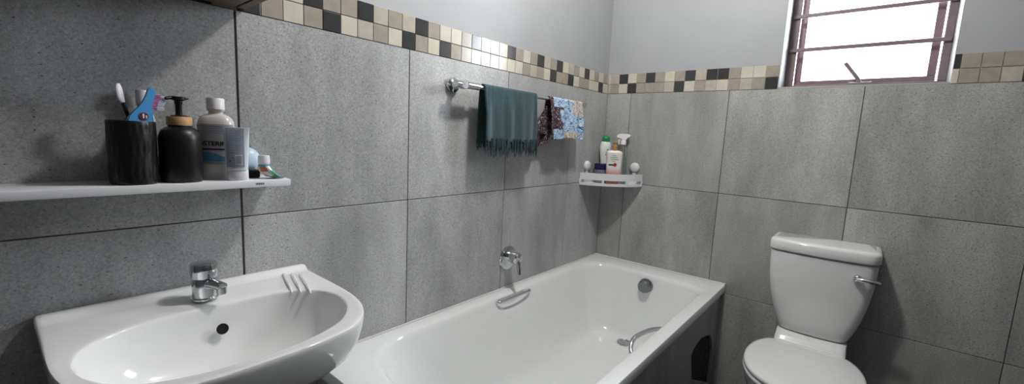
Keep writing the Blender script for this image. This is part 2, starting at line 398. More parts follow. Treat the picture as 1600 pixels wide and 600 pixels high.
# ---------------------------------------------------------------- lights
def lamp(name, typ, loc, energy, size, col=(1, 1, 1), rot=None, sy=None):
    d = bpy.data.lights.new(name, typ); d.energy = energy; d.color = col
    if typ == 'AREA':
        d.size = size
        if sy: d.shape = 'RECTANGLE'; d.size_y = sy
    else: d.shadow_soft_size = size
    o = bpy.data.objects.new(name, d); COL.objects.link(o); o.location = loc
    if rot: o.rotation_euler = rot
    return o
lamp('ceiling_bulb', 'POINT', (-1.02, -.68, 2.36), 37, .06, (1, .98, .95))
lamp('window_daylight', 'AREA', (.46, -1.10, 2.05), 52, .7, (.88, .94, 1), (0, math.radians(100), 0), 1.0)
w = bpy.data.worlds.new('World'); scn.world = w; w.use_nodes = True
w.node_tree.nodes['Background'].inputs[0].default_value = (.95, .98, 1, 1); w.node_tree.nodes['Background'].inputs[1].default_value = 7.0
scn.view_settings.view_transform = 'Standard'; scn.view_settings.look = 'None'; scn.view_settings.exposure = .25

# ---------------------------------------------------------------- bathtub
RZ = .553
bt = thing('bathtub', 'long white enamel bathtub set along the grey tiled wall', 'bathtub', (-.85, -.36, 0))
def off(b, o): 
    for v in b.verts: v.co -= Vector(o)
    return b
BO = (-.85, -.36, 0)
prof = [(-1.688, -.004, -.714, -.004, .012, .513), (-1.690, -.004, -.716, -.004, .014, .520), (-1.690, -.004, -.716, -.004, .014, .5495), (-1.689, -.005, -.715, -.005, .014, .552),
        (-1.686, -.008, -.712, -.008, .016, .553), (-1.64, -.06, -.69, -.028, .06, .5525), (-1.604, -.112, -.671, -.042, .13, .551), (-1.594, -.121, -.664, -.048, .13, .5485), (-1.584, -.128, -.658, -.054, .13, .541),
        (-1.576, -.133, -.654, -.059, .13, .530), (-1.572, -.1345, -.6525, -.061, .13, .5225), (-1.568, -.136, -.651, -.063, .13, .515), (-1.563, -.1375, -.6495, -.065, .13, .5075), (-1.558, -.139, -.648, -.067, .13, .50), (-1.552, -.1405, -.6465, -.069, .13, .4925), (-1.545, -.142, -.645, -.071, .13, .485), (-1.533, -.145, -.642, -.076, .13, .465),
        (-1.50, -.150, -.636, -.084, .13, .42), (-1.46, -.156, -.626, -.094, .13, .36), (-1.41, -.164, -.614, -.106, .13, .29), (-1.36, -.173, -.60, -.12, .13, .24), (-1.31, -.185, -.58, -.14, .13, .212), (-1.24, -.205, -.555, -.165, .12, .199), (-1.12, -.26, -.50, -.22, .1, .194), (-.9, -.5, -.40, -.32, .03, .192)]
rings = [rrect(a, c, d, e, (r if i < 6 else [r*.8, r*1.45, r*1.2, r*.8]) if r > .09 else r, z, (90, 24), 10) for i, (a, c, d, e, r, z) in enumerate(prof)]
for rg in rings[6:]:                       # pressed half-moon recess behind the wall-side grip
    for v in rg:
        if v.y > -.12 and -.96 < v.x < -.71:
            t = (v.x+.838)/.108
            lowz = .531-.052*math.sqrt(max(0, 1-t*t))
            if abs(t) < 1 and lowz < v.z < .536: v.y += .024*min(1, (1-t*t)*1.6)*min(1, (v.z-lowz)/.016+.15)
for rg in rings: 
    for v in rg: v -= Vector(BO)
obj('tub_shell', loft(rings, cap0=False), M['bath'], bt, angle=35)
g = tube([(-.948, -.060, .533), (-.940, -.070, .534), (-.92, -.0725, .5345), (-.838, -.073, .535), (-.755, -.0725, .5345), (-.737, -.070, .534), (-.729, -.060, .533)], .0062, 12, smooth=5)
obj('grip', off(g, BO), M['chrome'], bt)
g = tube([(-.845, -.655, .45), (-.838, -.625, .462), (-.822, -.602, .475), (-.795, -.592, .496), (-.757, -.594, .507), (-.68, -.612, .510), (-.62, -.635, .503), (-.60, -.655, .49)], .0085, 12, smooth=6)
obj('grip', off(g, BO), M['chrome'], bt)
b = lathe([(.0, -.042), (.026, -.042), (.030, -.039), (.031, -.012), (.036, -.011), (.037, -.004), (.034, 0), (.0, .006)][::-1], 32, axis='X', c=(-.138, -.375, .492))
b = off(b, BO); ov = obj('overflow_knob', b, M['satin'], bt, angle=35)
b = lathe([(.036, 0), (.036, .004), (.030, .006), (.026, .003), (.02, .0035), (.012, .008), (0, .009)], 28, c=(-.24, -.325, .196)); obj('drain', off(b, BO), M['steel'], bt)

# silicone bead where the bath meets the walls
b = bmesh.new(); tube([(-1.688, -.0035, RZ+.001), (-.004, -.0035, RZ+.001)], .0045, 8, b); tube([(-.0035, -.004, RZ+.001), (-.0035, -.714, RZ+.001)], .0045, 8, b)
struct(obj('trim_1', b, M['silicone']))

# tiled panel under the bath, with a broken opening near the window wall
bp = thing('bath_surround', 'dark grey tiled side panel enclosing the bathtub with a broken opening', 'bath panel', (-.85, -.70, 0))
PO = (-.85, -.70, 0); b = bmesh.new()
hole = [(-.337, .172), (-.437, .40)]
y0, y1 = -.700, -.690
def slab(poly, bm=b):
    lo = [bm.verts.new((x, y0, z)) for x, z in poly]; hi = [bm.verts.new((x, y1, z)) for x, z in poly]
    bm.faces.new(lo); bm.faces.new(hi[::-1])
    for i in range(len(poly)): bm.faces.new((lo[i], lo[(i+1) % len(poly)], hi[(i+1) % len(poly)], hi[i]))
slab([(-1.676, .0), (-1.2025, .0), (-1.2025, .512), (-1.676, .512)]); slab([(-1.1995, .0), (-.7025, .0), (-.7025, .512), (-1.1995, .512)])
HX = [(-.40, .16), (-.405, .33), (-.395, .375), (-.36, .405), (-.315, .42), (-.20, .425), (-.12, .42), (-.075, .36), (-.055, .30), (-.052, .16)]
slab([(-.6995, 0), (-.364, 0), (-.364, .205), (-.412, .335), (-.385, .355), (-.33, .365), (-.33, .512), (-.6995, .512)])
slab([(-.33, .365), (-.267, .367), (-.12, .33), (-.12, .512), (-.33, .512)])
slab([(-.12, .33), (-.075, .275), (-.050, .235), (-.002, .235), (-.002, .512), (-.12, .512)])
slab([(-.050, .235), (-.050, .05), (-.002, .05), (-.002, .235)]); slab([(-.364, 0), (-.002, 0), (-.002, .05), (-.05, .05), (-.364, .205)])
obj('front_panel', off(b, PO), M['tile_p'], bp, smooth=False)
b = box(-1.676, -1.666, -.69, -.003, 0, .512); obj('end_panel', off(b, PO), M['tile'], bp, smooth=False)
b = box(-.46, -.13, -.688, -.672, .02, .47); obj('recess_backing', off(b, PO), M['dimhole'], bp, smooth=False)  # dark plate stands in for the shade inside the opening
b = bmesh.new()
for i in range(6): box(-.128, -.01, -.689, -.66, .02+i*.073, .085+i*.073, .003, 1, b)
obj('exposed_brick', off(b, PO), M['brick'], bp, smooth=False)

# ---------------------------------------------------------------- bath mixer on the wall
MO = (-.822, -.0, .69)
mx = thing('bath_mixer', 'chrome lever mixer on a round plate on the tiled wall above the bathtub', 'tap', MO)
obj('wall_plate', lathe([(0, 0), (.052, 0), (.054, -.003), (.052, -.007), (.035, -.010), (0, -.011)], 48, axis='Y'), M['chrome'], mx)
b = lathe([(0, -.008), (.024, -.008), (.024, -.035), (.027, -.038), (.027, -.058), (.022, -.068), (0, -.072)], 36, axis='Y', c=(0, 0, .008)); obj('mixer_body', b, M['chrome'], mx)
b = tube([(.002, -.050, .012), (-.003, -.066, -.008), (-.008, -.076, -.034), (-.011, -.083, -.058)], lambda t: .0115-.004*t, 14, smooth=5); obj('lever', b, M['chrome'], mx)

# ---------------------------------------------------------------- wash basin
CX = -1.962
ba = thing('wash_basin', 'white ceramic wash basin on a pedestal against the tiled wall left of the bathtub', 'basin', (CX, 0, 0))
half = [(0, -.457), (.043, -.4565), (.085, -.4525), (.13, -.444), (.165, -.430), (.195, -.405), (.214, -.378), (.231, -.338), (.242, -.28), (.246, -.208), (.248, -.105), (.25, -.04), (.251, -.012), (.250, -.003), (.246, -.0005), (.23, -.0005), (.15, -.0005), (.05, -.0005)]
outer = half+[(-x, y) for x, y in half[1:][::-1]]
hin = [(0, -.422), (.06, -.418), (.109, -.405), (.150, -.387), (.180, -.360), (.207, -.318), (.2205, -.262), (.213, -.215), (.195, -.182), (.165, -.158), (.129, -.143), (.066, -.135), (.02, -.134)]
inner = hin+[(-x, y) for x, y in hin[1:][::-1]]
N = 200; cc = (0, -.24)
OP = radial(chaikin(outer, 1), cc, N); IP = radial(chaikin(inner, 2), cc, N)
def sstep(a, b_, x): t = min(1, max(0, (x-a)/(b_-a))); return t*t*(3-2*t)
rings = []
for z, s, sy in ((.655, .30, .42), (.66, .42, .50), (.672, .58, .60), (.69, .75, .72), (.715, .885, .84), (.745, .95, .915), (.78, .985, .965), (.81, .998, .99), (.828, 1, 1)):
    rings.append([Vector((x*s, y*sy, z)) for x, y in OP])
def topz(y): return .838+.0095*sstep(-.034, -.022, y)
for t in (0., .012, .035, .08, .14, .2, .27, .35, .5, .65, .8, .92, .985, 1.0):
    rg = []
    for (a, c), (i, j) in zip(OP, IP):
        x, y = a+(i-a)*t, c+(j-c)*t
        z = topz(y)
        if t < .03: z -= .006 if t == 0 else .0015
        if t > .9: z -= (0.0008, .0022, .0048)[(.92, .985, 1.0).index(t)]
        z -= .004*sstep(.1, .9, t)
        rg.append(Vector((x, y, z)))
    rings.append(rg)
ic = (0, -.285)
for s, sb, z in ((.985, .992, .822), (.965, .98, .805), (.935, .955, .785), (.89, .91, .76), (.82, .83, .738), (.72, .73, .722), (.58, .58, .711), (.4, .4, .705), (.2, .2, .702), (.1, .1, .701)):
    rings.append([Vector((ic[0]+(x-ic[0])*s, ic[1]+(y-ic[1])*(sb if y > ic[1] else s), z)) for x, y in IP])
obj('basin_bowl', loft(rings), M['white'], ba, angle=60)
b = lathe([(0, .0), (.0105, .0), (.0115, .0012), (.0105, .002), (.009, .0012), (.0, .001)], 24)
mt = Matrix.Translation((.012, -.1535, .7845)) @ Matrix.Rotation(math.radians(68), 4, 'X')
bmesh.ops.transform(b, matrix=mt, verts=b.verts[:]); obj('overflow_hole', b, M['dark'], ba)
b = lathe([(0, .7015), (.03, .7015), (.031, .704), (.024, .705), (.02, .703), (0, .703)], 28, c=(0, -.285, 0)); obj('drain', b, M['chrome'], ba)
b = bmesh.new()
for (xa, ya, xb, yb) in ((.182, -.048, .157, -.148), (.197, -.062, .172, -.163), (.210, -.081, .186, -.183)):
    pts = [(xa+(xb-xa)*t, ya+(yb-ya)*t, .8383-.0015*t-.004*max(0, t-.85)/.15) for t in (-.15, 0, .3, .6, .85, 1.1)]
    tube(pts, lambda t: .0010+.0034*math.sin(PI*min(1, max(0, t)))**.5, 10, b, smooth=4)
obj('soap_ridges', b, M['white'], ba)
pr = []
for z, hx, hy in ((0, .10, .085), (.03, .098, .083), (.06, .085, .075), (.35, .082, .072), (.55, .092, .08), (.64, .105, .09), (.67, .112, .095)):
    pr.append([Vector((hx*math.cos(2*PI*j/40), -.115+hy*math.sin(2*PI*j/40), z)) for j in range(40)])
obj('pedestal', loft(pr), M['white'], ba)

# basin tap
TO = (-1.962, -.088, .8395)
tp = thing('basin_tap', 'small chrome mixer tap standing on the white wash basin', 'tap', TO)
obj('tap_body', lathe([(0, 0), (.0255, 0), (.0255, .003), (.0235, .006), (.0232, .040), (.0215, .046), (0, .046)], 40), M['chrome'], tp, angle=30)
b = lathe([(0, .047), (.0225, .047), (.0245, .049), (.0255, .062), (.0255, .073), (.0235, .079), (.012, .082), (0, .0825)], 40); h = obj('tap_handle', b, M['chrome'], tp, angle=30)
obj('temperature_mark', lathe([(0, 0), (.003, 0), (.003, -.0008), (0, -.001)], 16, axis='Y', c=(.004, -.0252, .064)), M['purple'], h)
b = tube([(0, -.010, .034), (.007, -.030, .037), (.013, -.046, .037), (.018, -.060, .036)], lambda t: .0115-.002*t, 18, smooth=4); sp_ = obj('spout', b, M['chrome'], tp)
obj('aerator', lathe([(0, .020), (.0085, .020), (.0095, .024), (.0095, .036), (0, .037)], 20, c=(.0165, -.055, 0)), M['steel'], sp_)

# ---------------------------------------------------------------- shelf
SZ = 1.0985; SX1 = -1.787
sh = thing('wall_shelf', 'narrow white shelf fixed to the tiled wall above the wash basin', 'shelf', (-2.05, 0, SZ))
obj('shelf_board', box(-.33, SX1+2.05, -.12, -.0015, -.0165, 0, .003, 2), M['plastic'], sh, angle=30)
b = bmesh.new()
for k, (x0_, w_) in enumerate(((0, .0012), (.0022, .0028), (.006, .002), (.009, .0028), (.0128, .0012), (.015, .0022))):
    box(.186+x0_, .186+x0_+w_, -.1204, -.1199, -.0105+(.0008 if k % 2 else 0), -.0058, bm=b)
obj('maker_mark', b, M['purple'], sh, smooth=False)

# toothbrush cup
cup = thing('toothbrush_cup', 'black ribbed tumbler holding toothbrushes at the left of the white shelf', 'cup', (-2.064, -.0785, SZ))
rip = lambda a, z: .022*math.sin(22*a+5*math.sin(z*70)) if .004 < z < .117 else 0
obj('cup_wall', lathe([(0, 0), (.035, 0), (.0365, .003)]+[(.0365+.0005*math.sin(k), .006+k*.0105) for k in range(11)]+[(.037, .119), (.036, .1215), (.034, .12), (.033, .03), (0, .03)], 132, ripple=rip), M['black'], cup, angle=60)

# blue toothbrush: a broad flat handle with a round emblem, head up, bristles to the right
TB_ = (-2.049, -.080, SZ+.031)
bt2 = thing('toothbrush', 'sky blue toothbrush with a broad flat handle and pink bristles in the black tumbler', 'toothbrush', TB_, math.radians(8))
L = [(-.012, 0), (-.018, .05), (-.0225, .088), (-.020, .098), (-.012, .108), (-.003, .118), (.004, .129), (.009, .14), (.0115, .148)]
Rr = [(.012, 0), (.016, .05), (.0185, .088), (.0195, .094), (.018, .104), (.016, .114), (.0165, .124), (.0215, .136), (.0245, .146)]
top = [(.013, .153), (.0165, .157), (.0205, .157), (.024, .152)]
poly = L+top+Rr[::-1]
lo = [Vector((x, -.004, z)) for x, z in poly]; hi = [Vector((x, .004, z)) for x, z in poly]
b = loft([lo, hi]); bmesh.ops.bevel(b, geom=[e for e in b.edges if abs(e.verts[0].co.y-e.verts[1].co.y) < 1e-6], offset=.0016, segments=2, affect='EDGES')
hd = obj('handle', b, M['blue'], bt2, angle=50)
b = lathe([(0, -.0041), (.0075, -.0041), (.0075, -.0052), (0, -.0055)], 28, axis='Y', c=(.003, 0, .100)); em = obj('round_emblem', b, M['maroon'], hd)
b = bmesh.new(); box(.0005, .0035, -.0062, -.0054, .096, .105, .0004, 1, b); box(.0055, .008, -.0062, -.0054, .0955, .102, .0004, 1, b); obj('emblem_marks', b, M['lab_white'], em)
def bristles(x0, x1, z0, z1, n, m, slope):
    b = bmesh.new()
    for i in range(n):
        for j in range(m):
            z = z0+(z1-z0)*i/(n-1); y = -.0035+.007*j/max(1, m-1)
            s = slope*(z-z0)
            tube([(x0+s, y, z), (x1+s+random.uniform(-.001, .001), y*1.3+random.uniform(-.0008, .0008), z+random.uniform(-.001, .001))], .0009, 5, b)
    return b
obj('pink_bristles', bristles(.0155, .0245, .117, .142, 10, 5, .32), M['pink'], bt2)
obj('pale_bristles', bristles(.0245, .036, .114, .140, 11, 5, .2), M['clear'], bt2)
# second toothbrush
t2 = thing('toothbrush', 'dark toothbrush with a white head at the left rim of the black tumbler', 'toothbrush', (-2.049, -.060, SZ+.031), math.radians(4))
b = tube([(0, 0, 0), (-.006, 0, .05), (-.016, 0, .10), (-.022, 0, .125)], lambda t: .0055-.001*t, 10, smooth=4, flat=.7); obj('handle', b, M['black'], t2)
b = tube([(-.022, 0, .124), (-.025, 0, .135), (-.027, 0, .152), (-.0275, 0, .16)], lambda t: .0042+.0035*math.sin(PI*min(1, t*1.1)), 12, smooth=4, flat=.5); obj('brush_head', b, M['cap'], t2)

# bottle with white cap behind the tumbler
def capped_bottle(root, rb, hb, body_m, cap_m, rc=.0155, hc=.03, flat=.8, n=48):
    prof = [(0, 0), (rb*.93, 0), (rb, .004), (rb, hb*.72), (rb*.97, hb*.78), (rb*.86, hb*.85), (rb*.66, hb*.9), (rc*.85, hb*.935), (rc*.8, hb*.96), (rc*.95, hb*.965), (rc*.95, hb*.98), (rc*.8, hb*.985), (0, hb)]
    obj('bottle_body', lathe(prof, n, sx=1, sy=flat), body_m, root, angle=50)
    pc = [(0, hb*.985), (rc, hb*.985), (rc, hb+hc-.003), (rc-.0015, hb+hc), (0, hb+hc)]
    obj('cap', lathe(pc, 60, ripple=lambda a, z: .018*math.sin(30*a) if z < hb+hc-.004 else 0), cap_m, root, angle=50)
bb = thing('bottle', 'white capped pale bottle standing behind the black tumbler on the shelf', 'bottle', (-2.035, -.0225, SZ))
capped_bottle(bb, .0185, .158, M['lipg'], M['cap'], .0115, .026, .85)

# soap dispenser
sd = thing('soap_dispenser', 'matte black pump bottle with a bamboo collar on the shelf beside the tumbler', 'soap dispenser', (-1.988, -.075, SZ))
obj('bottle_body', lathe([(0, 0), (.034, 0), (.0365, .003), (.0365, .088), (.0355, .096), (.032, .105), (.026, .111), (.020, .1135), (.020, .117), (0, .117)], 56), M['black'], sd, angle=50)
obj('collar', lathe([(0, .1165), (.0215, .1165), (.0218, .118), (.0218, .1325), (.0208, .134), (0, .134)], 48), M['bamboo'], sd, angle=40)
b = lathe([(0, .133), (.0145, .133), (.0145, .136), (.006, .138), (.0058, .158), (.007, .160), (.007, .166), (.0135, .1685), (.0135, .1735), (.012, .1745), (0, .1745)], 36)
tube([(0, 0, .1705), (-.012, -.004, .1715), (-.022, -.008, .169)], lambda t: .0045-.0015*t, 12, b, smooth=4); tube([(.005, .002, .1715), (.018, .004, .172)], lambda t: .004-.002*t, 10, b)
obj('pump', b, M['black'], sd, angle=40)

# mouthwash bottle
mwb = thing('mouthwash_bottle', 'tall mouthwash bottle with a white ribbed cap between the black pump and the tube', 'mouthwash', (-1.915, -.045, SZ), math.radians(-26))
RB_, SYB = .0345, .72
prof = [(0, 0), (.032, 0), (RB_, .004), (RB_, .118), (.0338, .126), (.031, .134), (.0255, .140), (.0185, .1435), (.014, .145), (.0135, .150), (.0165, .151), (.0165, .154), (0, .154)]
def sq(a, z):   # slightly squared flask
    c, s = abs(math.cos(a)), abs(math.sin(a)); k = 1/((c**3+s**3)**(1/3)); return (k-1)*.9 if z < .142 else 0
obj('bottle_body', lathe(prof, 64, ripple=sq, sy=SYB), M['lipg'], mwb, angle=50)
obj('cap', lathe([(0, .1545), (.0172, .1545), (.0172, .177), (.016, .179), (0, .179)], 72, ripple=lambda a, z: .02*math.sin(36*a) if z < .178 else 0), M['cap'], mwb, angle=50)
def onb(a, z, d=.0005):
    k = 1+sq(a, z); return Vector(((RB_*k+d)*math.cos(a), (RB_*k+d)*math.sin(a)*SYB, z))
def bstrip(a0, a1, z0, z1, d=.0005, n=24, zt=None):
    b = bmesh.new(); lo = [b.verts.new(onb(a0+(a1-a0)*k/n, z0, d)) for k in range(n+1)]
    hi = [b.verts.new(onb(a0+(a1-a0)*k/n, (zt(k/n) if zt else z1), d)) for k in range(n+1)]
    for k in range(n): b.faces.new((lo[k], lo[k+1], hi[k+1], hi[k]))
    return b
A0, A1 = math.radians(-158), math.radians(-22)
lab = obj('label', bstrip(A0, A1, .034, .122), M['lab_grey'], mwb)
def curved_text(txt, size, zc, d=.001, ac=-PI/2):
    b = text_bm(txt, size); bmesh.ops.subdivide_edges(b, edges=b.edges[:], cuts=1)
    # arc-length to angle on the flat-fronted face
    for v in b.verts:
        x, y = v.co.x, v.co.y
        lo_, hi_ = A0, A1
        for _ in range(28):
            m_ = (lo_+hi_)/2
            if onb(m_, .08).x < x: lo_ = m_
            else: hi_ = m_
        v.co = onb((lo_+hi_)/2, zc+y, d)
    return b
obj('label_text', curved_text('LISTERINE', .0138, .079), M['ink'], lab, smooth=False)
obj('label_band', bstrip(A0+.2, A1-.2, .0655, .0688, .0009), M['ink'], lab)
obj('label_wave', bstrip(A0, A1, .0405, .06, .0008, zt=lambda t: .053+.008*math.sin(t*5)), M['lab_blue'], lab)
obj('label_stripe', bstrip(A0, A1, .1155, .118, .0009), M['inkgrey'], lab)
for z in (.112, .107, .102): obj('label_line', bstrip(A0+.3, A1-.5, z, z+.0012, .0009), M['inkgrey'], lab)

# cream tube standing on its cap, with barcode
ct = thing('cream_tube', 'pale blue squeeze tube with a barcode standing upright before the mouthwash bottle', 'tube', (-1.893, -.099, SZ), math.radians(-22))
obj('cap', lathe([(0, 0), (.0205, 0), (.021, .0015), (.0208, .022), (.0195, .0235), (0, .0235)], 48, sy=.68), M['cap'], ct, angle=40)
rings = []
for k in range(15):
    t = k/14; z = .023+t*.094; hx = .0205+.0045*t; hy = .0138*(1-t**1.6)+.0010
    rings.append([Vector((hx*math.copysign(abs(math.cos(a))**.8, math.cos(a)), hy*math.copysign(abs(math.sin(a))**.9, math.sin(a)), z)) for a in [2*PI*j/44 for j in range(44)]])
tb = obj('tube_body', loft(rings), M['tubel'], ct, angle=50)
def tface(x, z, d=.0005):
    t = (z-.023)/.094; hx = .0205+.0045*t; hy = .0138*(1-t**1.6)+.0010
    q_ = min(1, abs(x)/hx)**(1/.8); a = math.sqrt(max(0, 1-q_*q_))**.9
    return Vector((x, -(hy*a+d), z))
def trect(x0, x1, z0, z1, d=.0006, n=10, m=12, bm=None):
    b = bm or bmesh.new(); G = [[b.verts.new(tface(x0+(x1-x0)*i/n, z0+(z1-z0)*j/m, d)) for i in range(n+1)] for j in range(m+1)]
    for j in range(m):
        for i in range(n): b.faces.new((G[j][i], G[j][i+1], G[j+1][i+1], G[j+1][i]))
    return b
tl = obj('label', trect(-.0190, .0148, .030, .1155), M['tube'], tb)
b = bmesh.new()
for k in range(9): trect(-.012, .0095-(k % 3)*.003, .1085-k*.0052, .1095-k*.0052, .0010, 6, 1, b)
obj('small_print', b, M['inkgrey'], tl)
bc = obj('barcode_panel', trect(-.002, .0108, .036, .057, .0011, 4, 4), M['lab_white'], tl)
b = bmesh.new()
for k in range(12): 
    x = -.001+k*.00092; trect(x, x+(.0006 if k % 3 else .0004), .0375, .0555, .0015, 1, 2, b)
obj('barcode_bars', b, M['purple'], bc)
b = bmesh.new(); trect(-.0135, -.0105, .041, .046, .001, 2, 2, b); trect(-.0095, -.005, .05, .0515, .001, 2, 2, b); trect(-.0145, -.004, .0605, .062, .001, 2, 2, b); obj('symbols', b, M['purple'], tl)

# pale blue rounded container behind the tube
eg = thing('round_container', 'pale blue rounded plastic container propped on the small black case', 'container', (-1.852, -.040, SZ+.036))
b = lathe([(0, -.014), (.012, -.0135), (.021, -.010), (.0255, -.004), (.0265, .0), (.0255, .004), (.021, .010), (.012, .0135), (0, .014)], 40, axis='Y', sy=1)
bmesh.ops.transform(b, matrix=Matrix.Rotation(math.radians(-16), 4, 'X'), verts=b.verts[:]); s0 = min(v.co.z for v in b.verts); eg.location.z = SZ+.0185-s0
obj('shell', b, M['egg'], eg)
obj('rim_seam', off(lathe([(.0266, -.0007), (.0272, 0), (.0266, .0007)], 40, axis='Y'), (0, 0, 0)), M['lab_white'], eg).rotation_euler = (math.radians(-16), 0, 0)

# small black pouch beneath
pc = thing('black_case', 'small black case lying flat on the shelf under the pale blue container', 'case', (-1.855, -.045, SZ), math.radians(-8))
b = box(-.024, .022, -.022, .022, 0, .0185, .004, 3); obj('case_body', b, M['black'], pc); obj('case_flap', box(-.012, .012, -.0225, -.0218, .003, .012, .0003, 1), M['dark'], pc)

# toothpaste tube, crumpled, cap up
tpz = thing('toothpaste_tube', 'crumpled green and white toothpaste tube with white cap at the shelf end', 'toothpaste', (-1.836, -.089, SZ))
P = [((.030, -.006, .0035), .021, .003), ((.020, -.004, .006), .020, .0045), ((.012, -.002, .0125), .021, .010), ((.005, 0, .021), .019, .013), ((.002, .001, .030), .0145, .013), ((.0015, .001, .0345), .0115, .011)]
rings = []
for k, (c, hx, hy) in enumerate(P):
    ang = math.radians((8, 14, 38, 68, 84, 90)[k]); ax = Vector((math.sin(ang)*.6, -.25*math.cos(ang), 0)); 
    t = Vector((-math.cos(ang), 0, math.sin(ang))); s = Vector((.25, -1, 0)).normalized(); n_ = t.cross(s).normalized()
    rings.append([Vector(c)+s*hx*math.cos(2*PI*j/28)*(1+.06*math.sin(3*j+k))+n_*hy*math.sin(2*PI*j/28) for j in range(28)])
zmin = min(p.z for r in rings for p in r)
for r in rings:
    for p in r: p.z = max(p.z, .0006) if zmin < 0 else p.z
b = loft(rings)
body = obj('tube_body', b, [M['foil'], M['teal'], M['green'], M['orange']], tpz, angle=60)
for p in body.data.polygons:
    c = p.center
    if c.z > .026: p.material_index = 1 if c.y < .004 else 0
    elif .015 < c.z < .024 and c.y < -.002 and c.x < .004: p.material_index = 3
    elif c.x > .012: p.material_index = 2 if (int(c.y*400)) % 3 else 1
    elif c.z < .012: p.material_index = 0
obj('cap', lathe([(0, .034), (.0122, .034), (.0122, .0365), (.0128, .037), (.012, .052), (.011, .0545), (0, .055)], 48, c=(.0015, .001, 0), ripple=lambda a, z: .02*math.sin(24*a) if .037 < z < .053 else 0), M['cap'], tpz, angle=45)

# ---------------------------------------------------------------- cabinet above
cb = thing('wall_cabinet', 'brown wooden wall cabinet seen from below above the white shelf', 'cabinet', (-2.1, 0, 1.492))
obj('carcass', box(-.30, .247, -.145, -.0015, .016, .60, .001, 1), M['wood'], cb, smooth=False)
obj('bottom_board', box(-.284, .243, -.146, -.0015, .0, .0155, .001, 1), M['wood'], cb, smooth=False)
obj('side_panel', box(.2475, .2655, -.147, -.0015, 0, .60, .001, 1), M['wood'], cb, smooth=False)
obj('side_panel', box(-.3185, -.3005, -.147, -.0015, 0, .60, .001, 1), M['wood'], cb, smooth=False)
for s in (-1, 1):
    x0, x1 = (-.3185, -.0275) if s < 0 else (-.0255, .2655)
    d = obj('door', box(x0, x1, -.166, -.148, 0.001, .60, .002, 1), M['wood'], cb, smooth=False)
    obj('knob', lathe([(0, -.166), (.006, -.166), (.005, -.176), (.010, -.182), (.009, -.188), (0, -.189)], 20, axis='Y', c=(-.0265+s*.03, 0, .12)), M['steel'], d)

# ---------------------------------------------------------------- towel rail and cloths
RY, RZL = -.062, 1.396
tr = thing('towel_rail', 'chrome towel rail on the tiled wall above the bathtub', 'towel rail', (-.78, 0, RZL))
for x in (-1.178, -.372):
    fl = obj('flange', lathe([(0, 0), (.0265, 0), (.028, -.004), (.0265, -.012), (.018, -.015), (.0145, -.018), (.0125, -.03), (.0125, -.05), (.0155, -.053), (.0155, -.072), (.0145, -.074), (0, -.074)], 36, axis='Y', c=(x+.78, 0, 0)), M['chrome'], tr, angle=35)
b = tube([(-1.205+.78, RY, 0), (-.352+.78, RY, 0)], .0085, 18); obj('rail_bar', b, M['chrome'], tr)
for x in (-1.20, -.357): obj('end_collar', lathe([(.0085, -.012), (.0115, -.012), (.0115, .012), (.0085, .012)], 18, axis='X', c=(x+.78, RY, 0)), M['chrome'], tr, angle=35)
obj('bar_sleeve', lathe([(.0085, 0), (.0128, .004), (.0128, .061), (.0085, .065)], 20, axis='X', c=(-1.165+.78, RY, 0)), M['chrome'], tr, angle=35)

def drape(x0, x1, zf, zb, amp, nx=70, nz=60, phase=0, thick=.0032, flare=0., bot=None, back_dx=(0, 0), seed=1):
    """cloth over the rail: the sheet runs from the front hem, over the bar, down the back"""
    rnd = random.Random(seed); ph = [rnd.uniform(0, 6) for _ in range(6)]
    r = .0085+thick; Lf = RZL-zf; Lb = RZL-zb; arc = PI*r; tot = Lf+arc+Lb; b = bmesh.new(); G = []
    for j in range(nz+1):
        s = tot*j/nz; row = []
        for i in range(nx+1):
            u = i/nx; x = x0+(x1-x0)*u
            fold = (math.sin(u*17+ph[0])*.5+math.sin(u*31+ph[1])*.35+math.sin(u*9+ph[2])*.4)
            if s < Lf:
                z = zf+s; d = (RZL-z)/Lf; y = RY-r-amp*(fold*.5+.5)*min(1, d*2.2)-.006*d; x_ = x+flare*(u-.5)*d
                if bot: z = z-(bot(u))*(d**1.5)
            elif s < Lf+arc:
                a = (s-Lf)/r; y = RY-r*math.cos(a); z = RZL+r*math.sin(a); x_ = x
            else:
                d0 = s-Lf-arc; z = RZL-d0; d = d0/Lb; y = RY+r+amp*.35*(fold*.5+.5)*min(1, d*2.2); y = min(y, -.012); x_ = x+(back_dx[0]*(1-u)+back_dx[1]*u)*d
            row.append(b.verts.new((x_, y, z)))
        G.append(row)
    for j in range(nz):
        for i in range(nx): b.faces.new((G[j][i], G[j][i+1], G[j+1][i+1], G[j+1][i]))
    return b
def solid(o, t):
    m = o.modifiers.new('thick', 'SOLIDIFY'); m.thickness = t; m.offset = 0; return o
# teal hand towel with fringed hem
tw = thing('hand_towel', 'dark teal fringed hand towel hanging on the chrome rail', 'towel', (0, 0, 0))
solid(obj('towel_cloth', drape(-1.083, -.762, 1.203, 1.19, .012, bot=lambda u: .004*math.sin(u*8)+.006*u, back_dx=(-.005, 0), seed=4), M['towel'], tw, angle=180), .005)
def fringe(x0, x1, ya, yb, z, n, L0, seed):
    rnd = random.Random(seed); b = bmesh.new()
    for k in range(n):
        x = x0+(x1-x0)*(k+.5)/n+rnd.uniform(-.002, .002); L_ = L0*rnd.uniform(.55, 1.1); y = rnd.uniform(ya, yb)
        dx = rnd.uniform(-.006, .006)
        tube([(x, y, z+.014), (x+dx*.3, y-.003, z-L_*.3), (x+dx*.8, y-.002, z-L_*.7), (x+dx, y-.001, z-L_)], lambda t: .0026*(1-.65*t), 5, b, smooth=2)
    return b
obj('fringe', fringe(-1.083, -.762, -.092, -.080, 1.200, 84, .056, 3), M['towel'], tw)
obj('fringe', fringe(-1.086, -.762, -.045, -.036, 1.194, 60, .03, 5), M['towel'], tw)
